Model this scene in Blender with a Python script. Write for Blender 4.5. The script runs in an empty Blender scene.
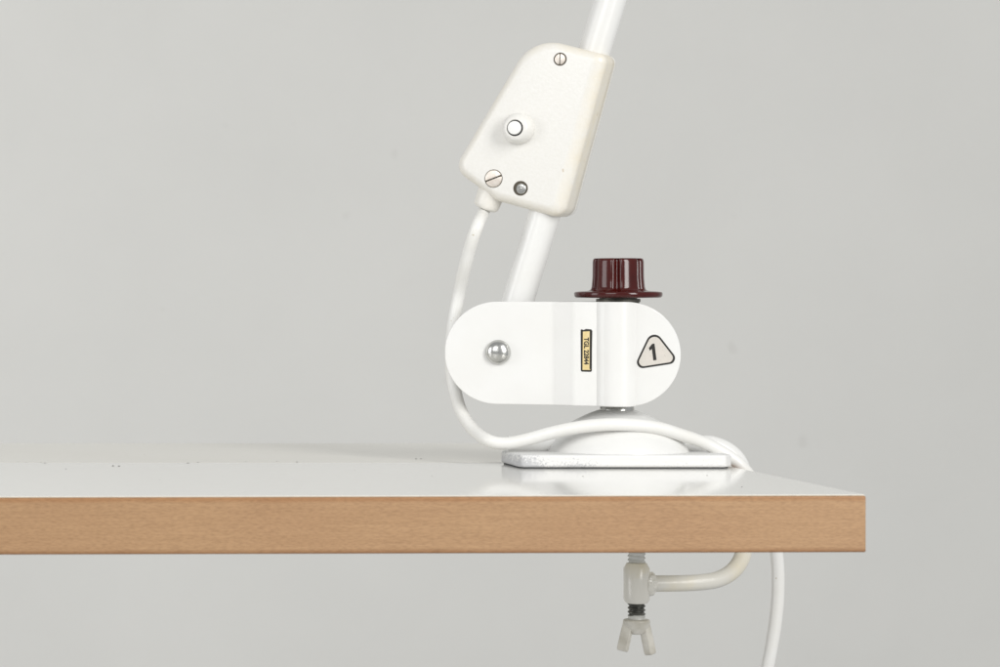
import bpy, bmesh, math, random
from mathutils import Vector, Matrix, noise
random.seed(4)
S = bpy.context.scene
COL = S.collection

# ------------------------------------------------------------------ camera model
F = 3000.0                      # focal length in photo pixels (photo 1000 px wide)
VX, VY = -146.0, 285.0          # where the optical axis meets the (cropped) picture
CAM = Vector((0.0, -1.5, 0.0895))
def W(px, py, y):               # pixel -> world point in the plane of depth y
    d = y - CAM.y
    return Vector(((px - VX) / F * d, y, CAM.z - (py - VY) / F * d))

class Frame:                    # vertical working plane turned about Z
    def __init__(s, org, yaw):
        s.o = org; s.u = Vector((math.cos(yaw), math.sin(yaw), 0)); s.v = Vector((-math.sin(yaw), math.cos(yaw), 0))
    def uz(s, px, py, v=0.0):
        d = Vector(((px - VX) / F, 1.0, -(py - VY) / F))
        t = ((s.o + s.v * v) - CAM).dot(s.v) / d.dot(s.v)
        p = CAM + d * t - s.o
        return p.dot(s.u), p.z
    def w(s, u, v, z): return s.o + s.u * u + s.v * v + Vector((0, 0, z))
    def p(s, px, py, v=0.0):
        u, z = s.uz(px, py, v); return s.w(u, v, z)

AX = W(617.0, 285, 0).x
LF = Frame(Vector((AX, 0, 0)), math.radians(-13.4))       # joint frame (faces the camera)
_hc = LF.p(555, 130, 0)
HF = Frame(_hc, math.radians(-13.4 - 16.0))               # switch housing frame

# ------------------------------------------------------------------ materials
def nodes(name):
    m = bpy.data.materials.new(name); m.use_nodes = True
    nt = m.node_tree; return m, nt, nt.nodes['Principled BSDF']
def N(nt, t, **kw):
    n = nt.nodes.new(t)
    for k, v in kw.items():
        if k.startswith('_'): setattr(n, k[1:], v)
        else: n.inputs[k.replace('__', ' ')].default_value = v
    return n
def ramp(nt, stops):
    r = nt.nodes.new('ShaderNodeValToRGB'); e = r.color_ramp.elements
    while len(e) < len(stops): e.new(0.5)
    for el, (p, c) in zip(e, stops):
        el.position = p; el.color = (*c, 1) if len(c) == 3 else c
    return r
def coords(nt, scale=(1, 1, 1)):
    t = nt.nodes.new('ShaderNodeTexCoord'); mp = nt.nodes.new('ShaderNodeMapping')
    mp.inputs['Scale'].default_value = scale
    nt.links.new(t.outputs['Object'], mp.inputs['Vector']); return mp
def paint(name, c1, c2, rough=0.3, nscale=60, bump=0.08, bscale=400, speck=None, coat=0.0, lo=.35, hi=.75):
    m, nt, b = nodes(name); L = nt.links.new
    mp = coords(nt)
    n1 = N(nt, 'ShaderNodeTexNoise', Scale=nscale, Detail=5.0); L(mp.outputs[0], n1.inputs['Vector'])
    r = ramp(nt, [(lo, c1), (hi, c2)]); L(n1.outputs['Fac'], r.inputs['Fac'])
    out = r.outputs['Color']
    if speck:
        n3 = N(nt, 'ShaderNodeTexNoise', Scale=speck[0], Detail=1.0); L(mp.outputs[0], n3.inputs['Vector'])
        r3 = ramp(nt, [(speck[1], (0, 0, 0)), (speck[1] + .02, (1, 1, 1))]); L(n3.outputs['Fac'], r3.inputs['Fac'])
        mx = N(nt, 'ShaderNodeMix', _data_type='RGBA'); L(r3.outputs['Color'], mx.inputs['Factor'])
        L(out, mx.inputs[6]); mx.inputs[7].default_value = (*speck[2], 1); out = mx.outputs[2]
    L(out, b.inputs['Base Color'])
    n2 = N(nt, 'ShaderNodeTexNoise', Scale=bscale, Detail=3.0); L(mp.outputs[0], n2.inputs['Vector'])
    bp = N(nt, 'ShaderNodeBump', Strength=bump, Distance=0.0006); L(n2.outputs['Fac'], bp.inputs['Height'])
    L(bp.outputs[0], b.inputs['Normal'])
    rr = N(nt, 'ShaderNodeMapRange'); rr.inputs['To Min'].default_value = rough * .93; rr.inputs['To Max'].default_value = rough * 1.1
    L(n1.outputs['Fac'], rr.inputs['Value']); L(rr.outputs[0], b.inputs['Roughness'])
    if coat: b.inputs['Coat Weight'].default_value = coat; b.inputs['Coat Roughness'].default_value = .08
    return m
def metal(name, c1, c2, rough=.3, nscale=300, bump=.1):
    m = paint(name, c1, c2, rough, nscale, bump, 900)
    m.node_tree.nodes['Principled BSDF'].inputs['Metallic'].default_value = 1; return m
def flat(name, c, rough=.5):
    return paint(name, c, tuple(x * .85 for x in c), rough, 500, .02)

M = {}
M['enamel'] = paint('white enamel', (.775, .774, .758), (.75, .745, .722), .25, 40, .06, 220,
                    speck=(420, .83, (.52, .47, .38)))
def plastic_mat():             # moulded plastic, yellowed along its worn rim
    m, nt, b = nodes('aged white plastic'); L = nt.links.new
    mp = coords(nt)
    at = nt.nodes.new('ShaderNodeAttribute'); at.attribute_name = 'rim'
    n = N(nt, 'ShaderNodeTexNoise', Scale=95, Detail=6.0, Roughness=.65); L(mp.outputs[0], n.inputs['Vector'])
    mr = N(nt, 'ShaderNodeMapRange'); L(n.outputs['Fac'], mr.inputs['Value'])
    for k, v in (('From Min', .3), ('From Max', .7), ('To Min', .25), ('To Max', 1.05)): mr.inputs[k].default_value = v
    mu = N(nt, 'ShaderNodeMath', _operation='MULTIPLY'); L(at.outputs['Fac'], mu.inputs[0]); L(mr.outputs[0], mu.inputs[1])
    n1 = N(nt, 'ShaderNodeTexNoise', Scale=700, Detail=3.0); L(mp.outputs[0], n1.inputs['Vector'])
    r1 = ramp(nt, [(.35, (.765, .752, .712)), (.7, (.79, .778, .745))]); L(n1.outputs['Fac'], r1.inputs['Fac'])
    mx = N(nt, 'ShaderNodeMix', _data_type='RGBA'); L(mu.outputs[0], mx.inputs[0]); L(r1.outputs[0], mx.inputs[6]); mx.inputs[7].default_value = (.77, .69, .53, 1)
    n3 = N(nt, 'ShaderNodeTexNoise', Scale=330, Detail=1.0); L(mp.outputs[0], n3.inputs['Vector'])
    r3 = ramp(nt, [(.77, (0, 0, 0)), (.80, (.6, .6, .6))]); L(n3.outputs['Fac'], r3.inputs['Fac'])
    mx2 = N(nt, 'ShaderNodeMix', _data_type='RGBA'); L(r3.outputs[0], mx2.inputs[0]); L(mx.outputs[2], mx2.inputs[6]); mx2.inputs[7].default_value = (.50, .40, .26, 1)
    L(mx2.outputs[2], b.inputs['Base Color']); b.inputs['Roughness'].default_value = .3
    bp = N(nt, 'ShaderNodeBump', Strength=.14, Distance=.0005); L(n1.outputs['Fac'], bp.inputs['Height']); L(bp.outputs[0], b.inputs['Normal'])
    return m
M['plastic'] = plastic_mat()
M['button'] = paint('white button plastic', (.86, .86, .84), (.84, .835, .81), .25, 60, .02)
M['cable'] = paint('white cable sheath', (.80, .797, .775), (.78, .768, .73), .36, 60, .10, 180,
                   speck=(300, .78, (.55, .50, .40)))
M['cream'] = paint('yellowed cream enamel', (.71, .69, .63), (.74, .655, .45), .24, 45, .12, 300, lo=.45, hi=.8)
M['dirty'] = paint('grubby cream enamel', (.66, .635, .57), (.40, .37, .30), .42, 120, .25, 500)
M['steel'] = metal('zinc steel', (.62, .62, .60), (.48, .48, .46), .24)
M['nickel'] = metal('nickel screw', (.88, .82, .75), (.74, .66, .58), .42)
M['darksteel'] = metal('dark thread steel', (.24, .24, .225), (.11, .11, .10), .38)
M['greysteel'] = paint('painted thread', (.66, .66, .63), (.50, .50, .47), .4, 200, .2, 600)
M['black'] = flat('black gap', (.012, .012, .012), .6)
M['washer'] = metal('dull washer', (.20, .19, .165), (.12, .115, .10), .45)
M['rubber'] = flat('dark grey pad', (.05, .055, .06), .7)
M['bake'] = paint('dark red bakelite', (.062, .0045, .003), (.042, .0028, .002), .13, 90, .02, 300, coat=.0)
M['bake'].node_tree.nodes['Principled BSDF'].inputs['IOR'].default_value = 1.48
M['recess'] = flat('grimy recess', (.075, .062, .042), .6)
M['ink'] = flat('black ink', (.014, .013, .011), .5)
M['crumb'] = flat('grey crumb', (.24, .235, .225), .8)
M['gold'] = paint('gold label', (.68, .53, .24), (.72, .60, .34), .4, 400, .05)
M['tag'] = paint('worn silver label', (.60, .57, .52), (.65, .60, .545), .45, 260, .05, speck=(1400, .70, (.42, .36, .31)))

def cast_mat():                 # base plate: cast paint, worn to grey metal in patches low down
    m, nt, b = nodes('worn cast paint'); L = nt.links.new
    mp = coords(nt)
    n = N(nt, 'ShaderNodeTexNoise', Scale=900, Detail=5.0, Roughness=.7); L(mp.outputs[0], n.inputs['Vector'])
    big = N(nt, 'ShaderNodeTexNoise', Scale=42, Detail=2.0); L(mp.outputs[0], big.inputs['Vector'])
    sx = nt.nodes.new('ShaderNodeSeparateXYZ'); L(mp.outputs[0], sx.inputs[0])
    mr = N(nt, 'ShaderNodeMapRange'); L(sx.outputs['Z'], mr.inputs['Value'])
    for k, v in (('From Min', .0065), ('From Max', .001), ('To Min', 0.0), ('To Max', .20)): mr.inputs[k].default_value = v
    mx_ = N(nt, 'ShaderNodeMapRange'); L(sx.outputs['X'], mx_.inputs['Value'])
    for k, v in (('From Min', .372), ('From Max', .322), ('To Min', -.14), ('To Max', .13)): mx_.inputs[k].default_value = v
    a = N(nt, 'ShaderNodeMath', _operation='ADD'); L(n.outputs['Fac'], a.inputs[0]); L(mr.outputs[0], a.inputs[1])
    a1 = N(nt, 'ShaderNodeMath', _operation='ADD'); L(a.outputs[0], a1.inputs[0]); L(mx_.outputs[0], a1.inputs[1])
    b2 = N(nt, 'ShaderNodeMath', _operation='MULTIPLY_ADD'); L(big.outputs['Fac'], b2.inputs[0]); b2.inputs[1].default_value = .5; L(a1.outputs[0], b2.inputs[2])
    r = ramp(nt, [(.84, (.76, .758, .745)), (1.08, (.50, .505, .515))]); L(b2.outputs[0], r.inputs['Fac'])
    L(r.outputs[0], b.inputs['Base Color']); b.inputs['Roughness'].default_value = .45
    bp = N(nt, 'ShaderNodeBump', Strength=.35, Distance=.0006); L(n.outputs['Fac'], bp.inputs['Height']); L(bp.outputs[0], b.inputs['Normal'])
    return m
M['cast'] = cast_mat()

def wood_mat():
    m, nt, b = nodes('beech edging'); L = nt.links.new
    mp = coords(nt, (34, 60, 1250))
    n = N(nt, 'ShaderNodeTexNoise', Scale=1.0, Detail=6.0, Roughness=.62, Distortion=.4); L(mp.outputs[0], n.inputs['Vector'])
    mp2 = coords(nt, (420, 300, 2600))
    n2 = N(nt, 'ShaderNodeTexNoise', Scale=1.0, Detail=3.0); L(mp2.outputs[0], n2.inputs['Vector'])
    mp3 = coords(nt, (9, 9, 25))
    n3 = N(nt, 'ShaderNodeTexNoise', Scale=1.0, Detail=2.0); L(mp3.outputs[0], n3.inputs['Vector'])
    r = ramp(nt, [(.2, (.372, .227, .116)), (.5, (.416, .257, .135)), (.8, (.462, .293, .160))]); L(n.outputs['Fac'], r.inputs['Fac'])
    r2 = ramp(nt, [(.32, (.66, .62, .58)), (.58, (1.05, 1.05, 1.05))]); L(n2.outputs['Fac'], r2.inputs['Fac'])
    r3 = ramp(nt, [(.3, (.96, .90, .86)), (.7, (1.06, 1.04, 1.0))]); L(n3.outputs['Fac'], r3.inputs['Fac'])
    a = N(nt, 'ShaderNodeMix', _data_type='RGBA', _blend_type='MULTIPLY'); a.inputs[0].default_value = .55
    L(r.outputs[0], a.inputs[6]); L(r2.outputs[0], a.inputs[7])
    c = N(nt, 'ShaderNodeMix', _data_type='RGBA', _blend_type='MULTIPLY'); c.inputs[0].default_value = 1
    L(a.outputs[2], c.inputs[6]); L(r3.outputs[0], c.inputs[7])
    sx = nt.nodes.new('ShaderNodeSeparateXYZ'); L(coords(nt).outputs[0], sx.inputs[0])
    zr = ramp(nt, [(0, (.62, .50, .40)), (.04, (.78, .70, .62)), (.085, (1, 1, 1)), (.90, (1, 1, 1)), (.945, (.90, .80, .70)), (1, (.86, .72, .58))])   # reddish stained top rim; shade of the rounded lower edge painted in
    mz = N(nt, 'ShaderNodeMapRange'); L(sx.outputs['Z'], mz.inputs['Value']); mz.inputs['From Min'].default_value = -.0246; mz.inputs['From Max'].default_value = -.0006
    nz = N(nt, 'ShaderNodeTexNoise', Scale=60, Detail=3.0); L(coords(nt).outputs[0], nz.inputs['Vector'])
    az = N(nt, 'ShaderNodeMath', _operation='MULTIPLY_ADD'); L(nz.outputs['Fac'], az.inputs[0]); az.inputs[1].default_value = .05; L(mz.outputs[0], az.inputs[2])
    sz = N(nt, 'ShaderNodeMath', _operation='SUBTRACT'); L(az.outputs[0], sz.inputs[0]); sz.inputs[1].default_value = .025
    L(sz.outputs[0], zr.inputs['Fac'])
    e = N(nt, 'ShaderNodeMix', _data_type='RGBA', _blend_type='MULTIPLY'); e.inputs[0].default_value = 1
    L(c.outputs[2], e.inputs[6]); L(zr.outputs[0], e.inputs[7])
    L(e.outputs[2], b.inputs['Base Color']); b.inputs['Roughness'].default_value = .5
    bp = N(nt, 'ShaderNodeBump', Strength=.12, Distance=.0004); L(n2.outputs['Fac'], bp.inputs['Height']); L(bp.outputs[0], b.inputs['Normal'])
    return m
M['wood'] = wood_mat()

def laminate(name, c1, c2, rough):
    m = paint(name, c1, c2, rough, 9, .03, 120, speck=(330, .79, (.45, .44, .42)))
    return m
M['lam'] = laminate('white laminate', (.86, .85, .815), (.84, .828, .79), .075)
M['lam'].node_tree.nodes['Principled BSDF'].inputs['IOR'].default_value = 1.46
M['lam2'] = laminate('yellowed laminate', (.76, .74, .685), (.73, .705, .645), .22)
M['lamedge'] = flat('laminate edge', (.72, .66, .55), .5)
M['seam'] = flat('seam filler', (.50, .53, .56), .5)

def wall_mat():
    m, nt, b = nodes('grey painted wall'); L = nt.links.new
    mp = coords(nt)
    n = N(nt, 'ShaderNodeTexNoise', Scale=5, Detail=8.0, Roughness=.6); L(mp.outputs[0], n.inputs['Vector'])
    r = ramp(nt, [(.3, (.588, .585, .560)), (.7, (.618, .614, .588))]); L(n.outputs['Fac'], r.inputs['Fac'])
    n3 = N(nt, 'ShaderNodeTexNoise', Scale=38, Detail=1.0); L(mp.outputs[0], n3.inputs['Vector'])
    r3 = ramp(nt, [(.74, (0, 0, 0)), (.80, (.12, .12, .12))]); L(n3.outputs['Fac'], r3.inputs['Fac'])
    mx = N(nt, 'ShaderNodeMix', _data_type='RGBA'); L(r3.outputs[0], mx.inputs[0]); L(r.outputs[0], mx.inputs[6]); mx.inputs[7].default_value = (.33, .31, .28, 1)
    L(mx.outputs[2], b.inputs['Base Color']); b.inputs['Roughness'].default_value = .75
    n2 = N(nt, 'ShaderNodeTexNoise', Scale=170, Detail=3.0); L(mp.outputs[0], n2.inputs['Vector'])
    bp = N(nt, 'ShaderNodeBump', Strength=.10, Distance=.002); L(n2.outputs['Fac'], bp.inputs['Height']); L(bp.outputs[0], b.inputs['Normal'])
    return m
M['wall'] = wall_mat()

# ------------------------------------------------------------------ object helpers
def empty(name, loc):
    o = bpy.data.objects.new(name, None); COL.objects.link(o); o.location = loc
    o.empty_display_size = .02; return o
def obj(name, bm, mats, parent=None, bevel=0, smooth=True, angle=40, segs=2):
    bmesh.ops.recalc_face_normals(bm, faces=bm.faces[:])
    me = bpy.data.meshes.new(name); bm.to_mesh(me); bm.free()
    for m in (mats if isinstance(mats, list) else [mats]): me.materials.append(m)
    o = bpy.data.objects.new(name, me); COL.objects.link(o)
    if parent is not None:
        o.parent = parent
        if parent.type == 'EMPTY': o.matrix_parent_inverse = Matrix.Translation(-Vector(parent.location))
    if bevel:
        b = o.modifiers.new('bevel', 'BEVEL'); b.width = bevel; b.segments = segs; b.limit_method = 'ANGLE'; b.angle_limit = math.radians(35)
    if smooth:
        for p in me.polygons: p.use_smooth = True
        me.set_sharp_from_angle(angle=math.radians(angle))
        if bevel: 
            w = o.modifiers.new('wn', 'WEIGHTED_NORMAL'); w.keep_sharp = True
    return o
def catmull(pts, per=10):
    out = []; n = len(pts)
    for i in range(n - 1):
        p0 = pts[max(i - 1, 0)]; p1 = pts[i]; p2 = pts[i + 1]; p3 = pts[min(i + 2, n - 1)]
        if i == 0: p0 = p1 * 2 - p2
        if i == n - 2: p3 = p2 * 2 - p1
        for k in range(per):
            t = k / per
            out.append(.5 * ((2 * p1) + (p2 - p0) * t + (2 * p0 - 5 * p1 + 4 * p2 - p3) * t * t + (3 * p1 - p0 - 3 * p2 + p3) * t ** 3))
    out.append(pts[-1].copy()); return out
def ring(bm, c, a, b, r, n):
    return [bm.verts.new(c + a * (r * math.cos(2 * math.pi * k / n)) + b * (r * math.sin(2 * math.pi * k / n))) for k in range(n)]
def bridge(bm, r0, r1):
    n = len(r0)
    for k in range(n): bm.faces.new((r0[k], r0[(k + 1) % n], r1[(k + 1) % n], r1[k]))
def tube(bm, pts, r, n=24, caps=True):
    T = [(pts[min(i + 1, len(pts) - 1)] - pts[max(i - 1, 0)]).normalized() for i in range(len(pts))]
    a = T[0].orthogonal().normalized(); prev = None; first = None
    for i, p in enumerate(pts):
        a = (a - T[i] * a.dot(T[i])).normalized(); b = T[i].cross(a)
        rg = ring(bm, p, a, b, r(i / (len(pts) - 1)) if callable(r) else r, n)
        if prev: bridge(bm, prev, rg)
        else: first = rg
        prev = rg
    if caps: bm.faces.new(first); bm.faces.new(prev)
def lathe(bm, org, axis, prof, n=48, capa=True, capb=True, radial=None):
    axis = axis.normalized(); a = Vector((1, 0, 0)) if abs(axis.z) > .99 else axis.orthogonal().normalized(); b = axis.cross(a); prev = None; first = None
    for r, t in prof:
        if radial:
            rg = []
            for k in range(n):
                th = 2 * math.pi * k / n; rr = radial(r, t, th)
                rg.append(bm.verts.new(org + axis * t + a * (rr * math.cos(th)) + b * (rr * math.sin(th))))
        else: rg = ring(bm, org + axis * t, a, b, max(r, 1e-5), n)
        if prev: bridge(bm, prev, rg)
        else: first = rg
        prev = rg
    if capa: bm.faces.new(first)
    if capb: bm.faces.new(prev)
def loft(bm, rings, cap0=True, cap1=True):
    vs = [[bm.verts.new(p) for p in r] for r in rings]
    for r0, r1 in zip(vs, vs[1:]): bridge(bm, r0, r1)
    if cap0: bm.faces.new(vs[0])
    if cap1: bm.faces.new(vs[-1])
    return vs
def prism(bm, poly, z0, z1):
    loft(bm, [[Vector((x, y, z0)) for x, y in poly], [Vector((x, y, z1)) for x, y in poly]])
def inset_poly(V, ins, d, n=8):           # V: [(x,y,radius)], ins: inset weight of the edge leaving each vertex
    k = len(V); out = []
    area = sum(V[i][0] * V[(i + 1) % k][1] - V[(i + 1) % k][0] * V[i][1] for i in range(k))
    sg = 1 if area > 0 else -1
    lines = []
    for i in range(k):
        p = Vector(V[i][:2]); q = Vector(V[(i + 1) % k][:2]); t = (q - p).normalized()
        nrm = Vector((-t.y, t.x)) * sg; lines.append((p + nrm * (ins[i] * d), t))
    for i in range(k):
        p, t = lines[i - 1]; q, s = lines[i]
        den = t.x * s.y - t.y * s.x
        m = ((q.x - p.x) * s.y - (q.y - p.y) * s.x) / den
        c = p + t * m                                     # inset corner
        r = max(V[i][2] - d * .75 * (ins[i - 1] + ins[i]) / 2, V[i][2] * .22)
        half = math.acos(max(-1, min(1, (-t).dot(s)))) / 2
        L = r / math.tan(half)
        cen = c + ((-t + s).normalized()) * (r / math.sin(half))
        a0 = c - t * L - cen; a1 = c + s * L - cen
        th0 = math.atan2(a0.y, a0.x); dth = math.atan2(a1.y, a1.x) - th0
        while dth > math.pi: dth -= 2 * math.pi
        while dth < -math.pi: dth += 2 * math.pi
        for j in range(n + 1):
            th = th0 + dth * j / n
            out.append((cen.x + r * math.cos(th), cen.y + r * math.sin(th)))
    return out
Z = Vector((0, 0, 1))
px2 = .0005                                                # metres per photo pixel at the lamp

# ------------------------------------------------------------------ setting: backdrop wall
bm = bmesh.new()
for x in (-3.0, 4.0):
    pass
vs = [bm.verts.new(p) for p in ((-3, .95, -1.2), (4, .95, -1.2), (4, .95, 2.2), (-3, .95, 2.2), (-3, 1.07, -1.2), (4, 1.07, -1.2), (4, 1.07, 2.2), (-3, 1.07, 2.2))]
for f in ((0, 1, 2, 3), (4, 5, 6, 7), (0, 1, 5, 4), (1, 2, 6, 5), (2, 3, 7, 6), (3, 0, 4, 7)): bm.faces.new([vs[i] for i in f])
wall = obj('wall', bm, M['wall'], smooth=False)
wall['kind'] = 'structure'; wall['label'] = 'plain pale grey painted wall behind the table'; wall['category'] = 'wall'

# ------------------------------------------------------------------ table
table = empty('table', (.05, -.05, -.0245))
table['label'] = 'white laminate tabletop with a light beech wood front edge'
table['category'] = 'table'
def tz(px, py):
    p = W(px, py, CAM.z * F / (py - VY) + CAM.y); return Vector((p.x, p.y))
FR = tz(866, 494.6); FL = tz(0, 496.6)
e1 = (FR - FL).normalized(); FL = FR - e1 * .90
BY = tz(300, 443.2).y; SY = tz(300, 463.0).y
sx_ = (tz(751, 470.6).x - FR.x) / (tz(751, 470.6).y - FR.y)
def side(y, base): return base.x + sx_ * (y - FR.y)
TB = -.0242
def quad(y0a, y1, inset=0.0):
    return None
# core board
i_ = .0012
core = [(FL.x + i_, FL.y + i_), (FR.x - i_, FR.y + i_), (side(BY, FR) - i_, BY), (side(BY, FL) + i_, BY)]
bm = bmesh.new(); prism(bm, core, TB, -.00062); obj('core_board', bm, M['dirty'], table, smooth=False)
# edge band: runs along front, right and left
bm = bmesh.new()
outer = [(side(BY, FL), BY), (FL.x, FL.y), (FR.x, FR.y), (side(BY, FR), BY)]
inner = [(side(BY, FL) + i_, BY), (FL.x + i_, FL.y + i_), (FR.x - i_, FR.y + i_), (side(BY, FR) - i_, BY)]
for (z) in (TB - .0004,):
    lo_o = [bm.verts.new((x, y, z)) for x, y in outer]; lo_i = [bm.verts.new((x, y, z)) for x, y in inner]
    hi_o = [bm.verts.new((x, y, -.00062)) for x, y in outer]; hi_i = [bm.verts.new((x, y, -.00062)) for x, y in inner]
for k in range(3):
    bm.faces.new((lo_o[k], lo_o[k + 1], hi_o[k + 1], hi_o[k])); bm.faces.new((lo_i[k], lo_i[k + 1], hi_i[k + 1], hi_i[k]))
    bm.faces.new((lo_o[k], lo_o[k + 1], lo_i[k + 1], lo_i[k])); bm.faces.new((hi_o[k], hi_o[k + 1], hi_i[k + 1], hi_i[k]))
bm.faces.new((lo_o[0], lo_i[0], hi_i[0], hi_o[0])); bm.faces.new((lo_o[3], lo_i[3], hi_i[3], hi_o[3]))
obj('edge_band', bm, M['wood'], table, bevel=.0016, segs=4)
# laminate sheets
g = .0012
A = [(FL.x + .0004, FL.y + .0004), (FR.x - .0004, FR.y + .0004), (side(SY, FR) - .0004, SY - g), (side(SY, FL) + .0004, SY - g)]
bm = bmesh.new(); prism(bm, A, -.00060, 0); _l = obj('laminate_sheet', bm, [M['lam'], M['lamedge']], table, smooth=False, bevel=.0004)
for _p in _l.data.polygons:
    if abs(_p.normal.z) < .5: _p.material_index = 1
_l
B = [(side(SY, FL) + .0004, SY + g), (side(SY, FR) - .0004, SY + g), (side(BY, FR) - .0004, BY), (side(BY, FL) + .0004, BY)]
bm = bmesh.new(); prism(bm, B, -.00060, 0); obj('laminate_sheet', bm, M['lam2'], table, smooth=False)['label'] = 'slightly yellowed rear strip of the tabletop'
C_ = [(side(SY, FL) + .001, SY - g), (side(SY, FR) - .001, SY - g), (side(SY, FR) - .001, SY + g), (side(SY, FL) + .001, SY + g)]
bm = bmesh.new(); prism(bm, C_, -.00058, -.00010); obj('seam', bm, M['seam'], table, smooth=False)
# crumbs lying along the seam and on the sheet
bm = bmesh.new()
for px, py, r in ((18, 462, .5), (26, 462.6, .6), (41, 462.4, .6), (45, 463.2, .9), (66, 469, .7), (113, 466, 1.0), (119, 466.2, .9), (188, 463.2, .9),
                  (198, 462.6, .7), (246, 461.8, .6), (277, 461.3, .6), (297, 462.2, .9), (416, 459.0, .9), (421, 458.9, .8), (355, 470.5, .5),
                  (742, 487, .6), (707, 475.5, .5), (432, 476, .4), (583, 476.5, .5), (160, 480, .4)):
    c = tz(px, py); r *= .00031
    mt = Matrix.Translation((c.x, c.y, r * .45)) @ Matrix.Diagonal((1.5 + random.random(), 1.6, .8, 1))
    bmesh.ops.create_icosphere(bm, subdivisions=1, radius=r, matrix=mt)
crumbs = obj('dirt_specks', bm, M['crumb'], table); crumbs['kind'] = 'stuff'

# ------------------------------------------------------------------ desk lamp
lamp = empty('desk_lamp', (AX, 0, 0))
lamp['label'] = 'white clamp-on work lamp stem with a dark red knob, screwed to the table edge'
lamp['category'] = 'lamp'

# --- base plate with chamfered corners, parallel with the table
XL, XR = W(521, 400, -.033).x - .0022, W(731.5, 400, -.033).x
y0, y1 = -.038, .034
plate = [(XL + .0022, y0), (XR - .0042, y0), (XR, y0 + .0050), (XR, .006), (XR - .018, y1), (XL + .030, y1), (XL, .002), (XL, y0 + .0035)]
bm = bmesh.new(); prism(bm, plate, .0006, .0067)
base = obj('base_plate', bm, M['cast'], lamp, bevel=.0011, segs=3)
bm = bmesh.new()
cx, cy = (XL + XR) / 2, 0
prism(bm, [(cx + (x - cx) * .975, y * .96) for x, y in plate], .00006, .0009)
obj('rubber_pad', bm, M['rubber'], base, smooth=False)
# --- domed casting
def zz(py, d=1.5): return CAM.z - (py - VY) / F * d
bm = bmesh.new()
prof = [(.0352, .0066), (.0347, .0078), (.0336, .0100), (.0320, .0124), (.0298, .0150), (.0270, .0176), (.0236, .0201), (.0200, .0222), (.0163, .0241), (.0128, .0257), (.0100, .0267), (.0088, .0271)]
lathe(bm, Vector((AX, 0, 0)), Z, prof, 72)
obj('base_dome', bm, M['enamel'], lamp, angle=50)
# --- steel collar and spindle
bm = bmesh.new()
lathe(bm, Vector((AX, 0, 0)), Z, [(.0076, .0262), (.0083, .0266), (.0083, .0284), (.0079, .0290), (.0079, .0300)], 48)
lathe(bm, Vector((AX, 0, 0)), Z, [(.0060, .0295), (.0060, .0800)], 32)
obj('spindle', bm, M['steel'], lamp)

# --- joint bracket: two pressed cheeks
def cheek(sign):
    V = []
    cl = LF.uz(497.2, 353.0, -.0138); cr = LF.uz(626.4, 354.4, -.019)
    RL, RR = .0257, .0259
    def U(px): return LF.uz(px, 354, -.0165)[0]
    keys = [(U(553), .0138), (U(573.5), .0190)]
    ub0, ub1 = U(596.5), U(635.8)
    def depth(u):
        d = 0                                            # straight step with pressed (rounded) bends
        for q in range(-6, 7):
            t = (u + q * .00022 - keys[0][0]) / (keys[1][0] - keys[0][0])
            d += (.0138 + .0052 * min(max(t, 0), 1)) / 13
        if ub0 < u < ub1:
            c = (ub0 + ub1) / 2; h = (ub1 - ub0) / 2
            d += .0042 * (1 - abs((u - c) / h) ** 2.2)
        return d
    us = []
    uL, uR = cl[0] - RL, cr[0] + RR
    n = 40
    for k in range(n + 1): us.append(cl[0] - RL * math.cos(math.pi / 2 * k / n))
    mid0, mid1 = cl[0], cr[0]
    m = 150
    for k in range(1, m): us.append(mid0 + (mid1 - mid0) * k / m)
    for k in range(n + 1): us.append(cr[0] + RR * math.sin(math.pi / 2 * k / n))
    us += [k_[0] + q * .00015 for k_ in keys for q in range(-11, 12)] + [ub0, ub1, ub0 + .0001, ub1 - .0001, ub0 + .0004, ub1 - .0004, keys[0][0], keys[1][0]]
    us = sorted(set(us))
    def top(u):
        if u < cl[0]: return cl[1] + math.sqrt(max(RL ** 2 - (cl[0] - u) ** 2, 0))
        if u > cr[0]: return cr[1] + math.sqrt(max(RR ** 2 - (u - cr[0]) ** 2, 0))
        t = (u - cl[0]) / (cr[0] - cl[0]); return (cl[1] + RL) * (1 - t) + (cr[1] + RR) * t
    def bot(u):
        if u < cl[0]: return cl[1] - math.sqrt(max(RL ** 2 - (cl[0] - u) ** 2, 0))
        if u > cr[0]: return cr[1] - math.sqrt(max(RR ** 2 - (u - cr[0]) ** 2, 0))
        t = (u - cl[0]) / (cr[0] - cl[0]); return (cl[1] - RL) * (1 - t) + (cr[1] - RR) * t
    bm = bmesh.new(); T = .0018; cols = []
    for u in us:
        zt, zb = top(u), bot(u)
        if zt - zb < 1e-5: zt += 1e-5; zb -= 1e-5
        d = depth(u); e = .0005; e = min(e, (zt - zb) * .3)
        q = min(1.0, (u - uL) / .0006, (uR - u) / .0006); q = max(q, 0); q = math.sqrt(1 - (1 - q) ** 2)
        pr = [(d - e - (1 - q) * .0004, zt), (d - e * .3 - (1 - q) * .0005, zt - e * .3), (d - (1 - q) * .0005, zt - e), (d - (1 - q) * .0005, zb + e), (d - e * .3 - (1 - q) * .0005, zb + e * .3), (d - e - (1 - q) * .0004, zb), (d - T, zb), (d - T, zt)]
        cols.append([bm.verts.new(LF.w(u, sign * a, z)) for a, z in pr])
    for c0, c1 in zip(cols, cols[1:]): bridge(bm, c0, c1)
    bm.faces.new(cols[0]); bm.faces.new(cols[-1])
    return bm
cheek_f = obj('cheek_plate', cheek(-1), M['enamel'], lamp, angle=17)
cheek_r = obj('cheek_plate', cheek(1), M['enamel'], lamp, angle=17)
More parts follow.
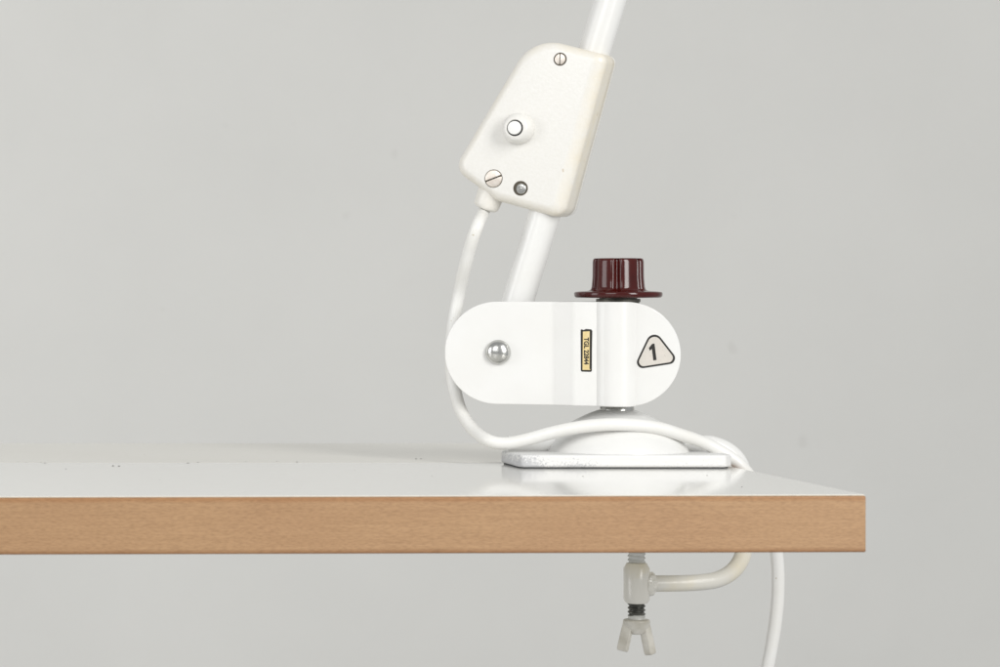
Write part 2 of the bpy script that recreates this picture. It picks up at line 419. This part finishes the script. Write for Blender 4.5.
# hinge rivet through both cheeks
ru, rz = LF.uz(498.2, 352.2, -.0138)
bm = bmesh.new()
o_ = LF.w(ru, -.0137, rz); k = .0062
lathe(bm, o_, -LF.v, [(k, -.0002), (k, .0005), (k * .97, .0014), (k * .88, .0024), (k * .72, .0033), (k * .5, .0040), (k * .25, .0044), (k * .02, .0045)], 40)
lathe(bm, o_, LF.v, [(.0035, .0005), (.0035, .0276)], 24)
lathe(bm, o_, LF.v, [(k, .0272), (k, .0280), (k * .9, .0300), (k * .5, .0314), (k * .02, .0318)], 32)
obj('rivet', bm, M['steel'], lamp)

# sleeve between the cheeks, round the spindle
bm = bmesh.new(); lathe(bm, Vector((AX, 0, 0)), Z, [(.0115, .0312), (.0120, .0316), (.0120, .0792), (.0115, .0796)], 48); obj('pivot_sleeve', bm, M['enamel'], lamp)

# gold strip label
def on(px, py, v): return LF.p(px, py, v)
def quadface(bm, pts, mi):
    f = bm.faces.new([bm.verts.new(p) for p in pts]); f.material_index = mi; return f
def slab(bm, pts, nrm, th, mi):
    a = [bm.verts.new(p) for p in pts]; b = [bm.verts.new(p + nrm * th) for p in pts]
    for f in [bm.faces.new(b)] + [bm.faces.new((a[i], a[(i + 1) % len(a)], b[(i + 1) % len(a)], b[i])) for i in range(len(a))]: f.material_index = mi
def add_text(bm, txt, org, ex, ey, nrm, h, mi, width=None, bold=0.0):
    cu = bpy.data.curves.new('txt', 'FONT'); cu.body = txt; cu.size = 1.0; cu.offset = bold; cu.align_x = 'CENTER'; cu.align_y = 'CENTER'
    t = bpy.data.objects.new('txt', cu); COL.objects.link(t)
    dg = bpy.context.evaluated_depsgraph_get(); me = bpy.data.meshes.new_from_object(t.evaluated_get(dg))
    xs = [v.co.x for v in me.vertices]; ys = [v.co.y for v in me.vertices]
    sy = h / (max(ys) - min(ys)); sx = sy if width is None else width / (max(xs) - min(xs))
    mx, my = (max(xs) + min(xs)) / 2, (max(ys) + min(ys)) / 2
    vv = [bm.verts.new(org + ex * ((v.co.x - mx) * sx) + ey * ((v.co.y - my) * sy) + nrm * .00008) for v in me.vertices]
    for p in me.polygons:
        try: f = bm.faces.new([vv[i] for i in p.vertices]); f.material_index = mi
        except ValueError: pass
    bpy.data.objects.remove(t); bpy.data.curves.remove(cu); bpy.data.meshes.remove(me)
nv = -LF.v; VS = -.01902
bm = bmesh.new()
lab_o = [(580.7, 330), (581.6, 329.2), (583.5, 330), (586, 329.0), (591.2, 329.4), (592.3, 331), (591.9, 350), (591.8, 371), (590.8, 371.8), (582, 371.6), (580.9, 370.6)]
lab_i = [(582.9, 331.6), (589.7, 331.2), (589.5, 369.0), (590.2, 369.2), (590.2, 370.0), (582.5, 369.9)]
slab(bm, [on(x, y, VS) for x, y in lab_o], nv, .00012, 0)
slab(bm, [on(x, y, VS - .00011) for x, y in lab_i], nv, .00005, 1)
add_text(bm, 'TGL 22844', on(586.4, 351.0, VS - .00018), -Z, LF.u, nv, .0024, 0, width=.0134, bold=.034)
obj('rating_label', bm, [M['ink'], M['gold']], cheek_f, smooth=False)['label'] = 'narrow gold label with black type TGL 22844'
# triangular tag with the figure 1
tri = [(652.8, 327.5, 8), (680.0, 362.5, 6), (632.6, 369.8, 6)]
bm = bmesh.new()
P0 = inset_poly(tri, [1, 1, 1], 0.0, 8); P1 = inset_poly(tri, [1, 1, 1], 1.8, 8)
slab(bm, [on(x, y, VS) for x, y in P0], nv, .00012, 0)
slab(bm, [on(x, y, VS - .00011) for x, y in P1], nv, .00005, 1)
one = [(652.2, 343.8), (654.5, 343.5), (656.6, 360.0), (653.3, 360.5), (651.9, 349.0), (649.8, 350.8), (648.8, 348.0)]
slab(bm, [on(x, y, VS - .00016) for x, y in one], nv, .00004, 0)
obj('number_tag', bm, [M['ink'], M['tag']], cheek_f, smooth=False)['label'] = 'rounded triangular tag with a black figure 1'

# --- clamp knob (bakelite, six lobes on a flange) and washers
zk0, zk1 = zz(297.6), zz(258.2)
KO = Vector((AX + .0006, 0, 0))
bm = bmesh.new()
def lobe(r, t, th):
    if t < zk0 + .0036 or t > zk1 - .0004: return r
    p6 = math.pi / 6
    ph = (th - KTH + 20 * math.pi) % (2 * p6) - p6         # angle from the middle of a lobe
    g = 1 - .17 * math.exp(-((p6 - abs(ph)) / .115) ** 2)
    return r * .98 / math.cos(.42 * ph) * g
KTH = math.radians(-104 - 3)                               # one groove faces the front
H = zk1
prof = [(.0100, zk0 - .0002), (.0206, zk0), (.0214, zk0 + .0008), (.0215, zk0 + .0022), (.0211, zk0 + .0028), (.0190, zk0 + .0031), (.0155, zk0 + .0033), (.0141, zk0 + .0037), (.0135, zk0 + .0044), (.0132, zk0 + .0054),
        (.0128, zk0 + .010), (.0127, H - .0018), (.0125, H - .0008), (.0119, H - .0002), (.0108, H), (.0080, H - .0001), (.0074, H - .0006), (.0001, H - .0007)]
lathe(bm, KO, Z, prof, 192, radial=lobe)
knob = obj('clamp_knob', bm, M['bake'], lamp, angle=60)
zw = zz(302.4)
bm = bmesh.new(); lathe(bm, KO, Z, [(.0104, zw + .0001), (.0108, zw + .0003), (.0108, zw + .0016), (.0104, zw + .0018)], 48)
lathe(bm, KO, Z, [(.0088, zw + .0017), (.0092, zw + .0019), (.0092, zk0 + .0001)], 48)
lathe(bm, KO, Z, [(.0102, zw - .006), (.0102, zw + .0002)], 48)
obj('washer', bm, M['washer'], lamp)

# --- arm tube
pa, pb = LF.p(610.3, 0, 0), LF.p(502.0, 353, 0)
d_ = (pa - pb).normalized()
bm = bmesh.new(); R_ = .00785
lathe(bm, pb - d_ * .006, d_, [(R_ - .0006, 0), (R_, .0006), (R_, (pa - pb).length + .19), (R_ - .0006, (pa - pb).length + .1906)], 56)
obj('arm_tube', bm, M['enamel'], lamp)
# hinge knuckle inside the cheeks
bm = bmesh.new(); lathe(bm, LF.w(ru, -.0119, rz), LF.v, [(.0105, 0), (.0105, .0238)], 40); obj('hinge_bush', bm, M['enamel'], lamp)

# --- switch housing
VF, VB = -.0080, .0055
def hv(px, py, v, r): u, z = HF.uz(px, py, v); return (u, z, r * px2)
HP = [hv(533.5, 36.5, -.008, 40), hv(617.0, 57.5, .006, 9), hv(572.5, 220.0, .006, 13), hv(500, 201.0, -.004, 26), hv(454.5, 169.0, -.008, 15)]
ins = [.0042, .0064, .0050, .0046, .0052]     # top, right, bottom, lower-left, left
bm = bmesh.new()
rings = []
def hring(d, v, sc=1): return [HF.w(u, v, z) for u, z in inset_poly(HP, ins, d, 12)]
rings.append(hring(.04, VB)); rings.append(hring(0, VB - .0004)); rings.append(hring(0, 0)); rings.append(hring(.005, VF))
for k in range(1, 10):
    t = k / 9 * math.pi / 2
    rings.append(hring(1 - math.cos(t) ** 1.25, VF - .0052 * math.sin(t) ** .92))
loft(bm, rings)
# lofted cable neck on the lower corner is part of the same moulding
NA = (HF.p(494.5, 185.0, -.004) - HF.p(485.0, 208.6, -.004)).normalized(); NB = HF.p(485.2, 208.6, -.004)
lathe(bm, NB, NA, [(.0030, -.0002), (.0050, -.0001), (.0058, .0004), (.0063, .0014), (.0065, .0028), (.0066, .0045), (.0067, .0062), (.0069, .0080), (.0073, .0095), (.0080, .0112), (.0088, .0130), (.0088, .017)], 40)
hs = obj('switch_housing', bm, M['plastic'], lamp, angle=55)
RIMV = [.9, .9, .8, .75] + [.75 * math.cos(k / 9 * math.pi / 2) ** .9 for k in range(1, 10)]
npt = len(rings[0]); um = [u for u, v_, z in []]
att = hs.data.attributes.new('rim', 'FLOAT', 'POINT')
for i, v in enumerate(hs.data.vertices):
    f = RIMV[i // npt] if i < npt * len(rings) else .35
    q = v.co - HF.o; f *= .62 + .45 * min(max((q.dot(HF.u) + .014) / .04, 0), 1)     # yellower towards this side
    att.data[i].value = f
bm = bmesh.new()
loft(bm, [hring(.10, VB + .0010), hring(.01, VB + .0013), hring(.03, VB + .003), hring(.25, VB + .0052), hring(.6, VB + .0060)])
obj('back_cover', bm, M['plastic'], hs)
bm = bmesh.new(); loft(bm, [hring(.075, VB - .0003), hring(.075, VB + .0013)]); obj('seam_gap', bm, M['recess'], hs, smooth=False)
FV = VF - .0052
def front(px, py): 
    u, z = HF.uz(px, py, FV); return HF.w(u, FV, z)
hn = -HF.v
# slotted screws
def screw(px, py, rpx, ang, mat, dome=.0004, rim=.0006):
    r = rpx * px2; c = front(px, py)
    bm = bmesh.new(); lathe(bm, c + hn * .00002, hn, [(r + rim, -.0003), (r + rim, .00006), (r, .00010)], 40)
    rimo = obj('screw_recess', bm, M['recess'], hs)
    # head built as a disc with a cut slot: two half discs
    ex = HF.u * math.cos(ang) + Z * math.sin(ang); ey = -HF.u * math.sin(ang) + Z * math.cos(ang)
    bm = bmesh.new(); gap = r * .13
    for s in (1, -1):
        a0 = math.asin(gap / r); pts = []
        for k in range(25):
            th = a0 + (math.pi - 2 * a0) * k / 24
            pts.append((r * math.cos(th), s * r * math.sin(th)))
        lo = [c + ex * x + ey * y for x, y in pts]
        loft(bm, [lo, [p + hn * (.00025) for p in lo], [c + (p - c) * .93 + hn * (.00025 + dome * .7) for p in lo], [c + (p - c) * .7 + hn * (.00025 + dome) for p in lo]])
    obj('screw_head', bm, mat, hs, angle=25)
screw(560.2, 59.2, 5.4, math.radians(88), M['nickel'], rim=.0006)
screw(493.6, 178.6, 8.6, math.radians(20), M['nickel'], .0005, .0003)
# recessed socket screw
c = front(520.6, 188.3)
bm = bmesh.new(); lathe(bm, c + hn * .00003, hn, [(.0037, -.0003), (.0037, .00006), (.0034, .00012), (.0030, .00008)], 40); obj('screw_recess', bm, M['recess'], hs)
bm = bmesh.new(); lathe(bm, c + HF.u * .0003 - Z * .0002, hn, [(.0026, 0), (.0026, .0002), (.0022, .0006), (.0013, .0007), (.0012, .0004), (.0007, .0004), (.0006, .0007), (.0001, .00075)], 36); obj('screw_head', bm, M['steel'], hs, angle=25)
# push button in a domed collar
c = front(518.9, 128.6)
bm = bmesh.new()
lathe(bm, c, hn, [(.0078, -.0003), (.0078, .0012), (.0077, .0028), (.0072, .0046), (.0063, .0060), (.0054, .0068), (.0044, .0070), (.0041, .0067), (.0041, .0056)], 56, capb=False)
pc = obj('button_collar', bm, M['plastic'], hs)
bm = bmesh.new(); lathe(bm, c, hn, [(.0042, .0052), (.0042, .0060)], 40); obj('button_gap', bm, M['black'], hs)
bm = bmesh.new()
lathe(bm, c + HF.u * -.00022 + Z * .0001, hn, [(.0034, .0055), (.0034, .0070), (.0032, .0074), (.0020, .0076), (.0001, .0077)], 40)
obj('push_button', bm, M['button'], hs)

# --- clamp rod through the dome and round the table edge
RP = [W(508, 443.6, .002), W(560, 443.6, 0), W(640, 443.6, 0), W(700, 443.4, 0), W(714, 444.6, 0), W(727, 450, 0), W(737, 459, 0), W(742.6, 471, 0), W(744.2, 486, 0),
      W(744.4, 520, 0), W(744.3, 543, 0), W(742.4, 556, 0), W(737.3, 566, 0), W(729.5, 573.6, 0), W(720, 578.6, 0), W(710, 581.2, 0), W(694, 582.8, 0), W(675, 583.4, 0), W(650, 583.6, 0), W(638, 583.6, 0)]
bm = bmesh.new(); tube(bm, catmull(RP[:10], 8), .0041, 32); 
rod_top = obj('clamp_rod', bm, M['enamel'], lamp)
bm = bmesh.new(); tube(bm, catmull([W(744.4, 519, 0)] + RP[10:], 8), .0041, 32)
rod = obj('clamp_rod', bm, M['cream'], lamp); rod['label'] = 'yellowed lower bend of the clamp rod under the table'
# weld
bm = bmesh.new()
bmesh.ops.create_icosphere(bm, subdivisions=5, radius=1)
wc = W(648.5, 584, 0)
for v in bm.verts:
    n_ = noise.noise(v.co * 2.3) * .14 + noise.noise(v.co * 6.0) * .05
    v.co = wc + Vector((v.co.x * .0050, v.co.y * .0052, v.co.z * .0062)) * (1 + n_)
obj('weld_bead', bm, M['cream'], lamp, angle=80)
SX = W(636.6, 583, 0); BO = Vector((SX.x, 0, 0))
bm = bmesh.new(); rb = .0064
lathe(bm, BO, Z, [(.0040, zz(603.6)), (.0052, zz(603.0)), (rb, zz(599.4)), (rb, zz(568.2)), (.0050, zz(563.2)), (.0040, zz(562.6))], 48)
obj('clamp_barrel', bm, M['cream'], lamp)
def thread(za, zb, r, pitch, dpt):
    bm = bmesh.new(); n = 32; turns = (zb - za) / pitch; per = 6
    # a true helix: radius follows the screw phase
    rows = int(turns * 10); prev = None; first = None
    for i in range(rows + 1):
        zc = za + (zb - za) * i / rows; rg = []
        for k in range(n):
            th = 2 * math.pi * k / n; ph = (zc / pitch + th / (2 * math.pi)) % 1.0
            rr = r - dpt * abs(2 * ph - 1)
            rg.append(bm.verts.new((BO.x + rr * math.cos(th), rr * math.sin(th), zc)))
        if prev: bridge(bm, prev, rg)
        else: first = rg
        prev = rg
    bm.faces.new(first); bm.faces.new(prev); return bm
obj('clamp_screw', thread(zz(566), -.0262, .0045, .0020, .0009), M['greysteel'], lamp, angle=25)['label'] = 'grey painted upper end of the clamp screw'
scr = obj('clamp_screw', thread(zz(615.5), zz(600), .0045, .0020, .0010), M['darksteel'], lamp, angle=25)
scr['label'] = 'dark bare thread of the clamp screw'
bm = bmesh.new(); lathe(bm, BO, Z, [(.0040, zz(621)), (.0043, zz(619)), (.0040, zz(617.6)), (.0043, zz(616)), (.0036, zz(614.8))], 32); obj('screw_neck', bm, M['greysteel'], lamp)
bm = bmesh.new(); lathe(bm, BO, Z, [(.0095, TB - .0022), (.0100, TB - .0018), (.0100, TB - .00002)], 40); obj('pressure_pad', bm, M['steel'], lamp)
# wing nut / thumb screw
bm = bmesh.new()
lathe(bm, BO, Z, [(.0001, zz(634.6)), (.0030, zz(634.2)), (.0046, zz(631.5)), (.0058, zz(627)), (.0066, zz(622.5)), (.0066, zz(620.4)), (.0060, zz(619.2)), (.0036, zz(619.0))], 40)
def wing(p_top, p_bot, yaw, th, wd):
    ax = (p_top - p_bot).normalized(); s = Vector((math.cos(yaw), math.sin(yaw), 0)); s = (s - ax * s.dot(ax)).normalized(); t = ax.cross(s)
    rg = []
    L = (p_top - p_bot).length
    for f, k, e in ((0, .80, .35), (.03, .92, .15), (.10, 1, 0), (.5, .98, 0), (1.0, .86, 0)):
        c = p_bot + ax * (L * f); hw, ht = wd / 2 * k, th / 2 * (k * .5 + .5)
        rg.append([c + s * x + t * y for x, y in ((-hw, -ht), (hw, -ht), (hw, ht), (-hw, ht))])
    loft(bm, rg)
wing(W(629.0, 620.5, -.001), W(622.3, 651.0, -.001), math.radians(50), .0052, .0032)
wing(W(643.6, 620.5, -.001), W(650.6, 654.5, -.001), math.radians(42), .0040, .0052)
obj('wing_nut', bm, M['dirty'], lamp, bevel=.0005, segs=2, angle=50)

# --- power cable
CP = [HF.p(486.0, 205.0, -.004) + NA * .004, HF.p(483.4, 212.0, -.004)]
cab = [(477.2, 226, .005), (467.4, 257, .012), (459.6, 292, .002), (453.4, 325, .001), (451.2, 352, .0), (453.0, 380, -.002), (460.0, 408, .016), (472.0, 428.5, .004),
       (488.0, 440.4, -.010), (506.0, 443.4, -.013), (528.0, 439.2, -.0160), (553.0, 432.6, -.0200), (585.0, 426.6, -.0252), (620.0, 424.6, -.0276), (655.0, 427.4, -.0252),
       (684.0, 435.8, -.0205), (708.0, 444.8, -.0165), (726.0, 454.8, -.0170), (741.0, 466.2, -.018), (754.0, 484, -.016), (767.5, 515, -.012), (775.8, 548, -.008), (778.2, 585, -.006), (775.0, 625, -.006), (767.6, 667, -.006), (757, 715, -.004), (745, 790, .004), (742, 900, .02)]
def cpt(px, py, y):                # beside the joint the cable lies between the two cheeks
    return LF.p(px, py, .006) if py in (292, 325, 352, 380) else W(px, py, y)
CP += [cpt(*c) for c in cab]
cpath = catmull(CP, 10)
cpath = [p + Vector(noise.noise_vector(p * 55)) * .00022 for p in cpath]
bm = bmesh.new(); tube(bm, cpath, lambda t: .00315 + .00010 * noise.noise(Vector((t * 40, 3, 0))), 24)
obj('power_cable', bm, M['cable'], lamp)

# ------------------------------------------------------------------ studio lamps and an added wall light
def area(name, loc, tgt, sx, sy, power, col=(1, 1, 1)):
    l = bpy.data.lights.new(name, 'AREA'); l.shape = 'RECTANGLE'; l.size = sx; l.size_y = sy; l.energy = power; l.color = col
    o = bpy.data.objects.new(name, l); COL.objects.link(o); o.location = loc
    o.rotation_euler = (Vector(tgt) - Vector(loc)).to_track_quat('-Z', 'Y').to_euler()
area('soft_light', (1.20, -1.65, .80), (.40, 0, .03), .55, 1.4, 20.5, (1, .992, .972))
area('soft_light', (-.80, -1.75, 1.0), (.38, 0, .05), 1.0, 1.0, 9.5, (1, .995, .985))
area('soft_light', (-.95, -.25, -.05), (.75, .95, -.1), .45, 1.5, 5.8, (1, 1, 1))  # added unseen light at the left, only there to brighten the wall
w = bpy.data.worlds.new('World'); S.world = w; w.use_nodes = True
w.node_tree.nodes['Background'].inputs[0].default_value = (.98, .99, 1, 1)
w.node_tree.nodes['Background'].inputs[1].default_value = .33

# ------------------------------------------------------------------ camera
cd = bpy.data.cameras.new('camera'); cam = bpy.data.objects.new('camera', cd); COL.objects.link(cam)
cam.location = CAM; cam.rotation_euler = (math.radians(90), 0, 0)
cd.sensor_width = 36; cd.lens = 36 * F / 1000
cd.shift_x = (500 - VX) / 1000; cd.shift_y = -(333.5 - VY) / 1000
cd.clip_start = .05; cd.clip_end = 50
cd.dof.use_dof = True; cd.dof.focus_distance = 1.475; cd.dof.aperture_fstop = 22
S.camera = cam
S.view_settings.view_transform = 'Standard'; S.view_settings.look = 'None'
S.view_settings.exposure = .45; S.view_settings.gamma = 1
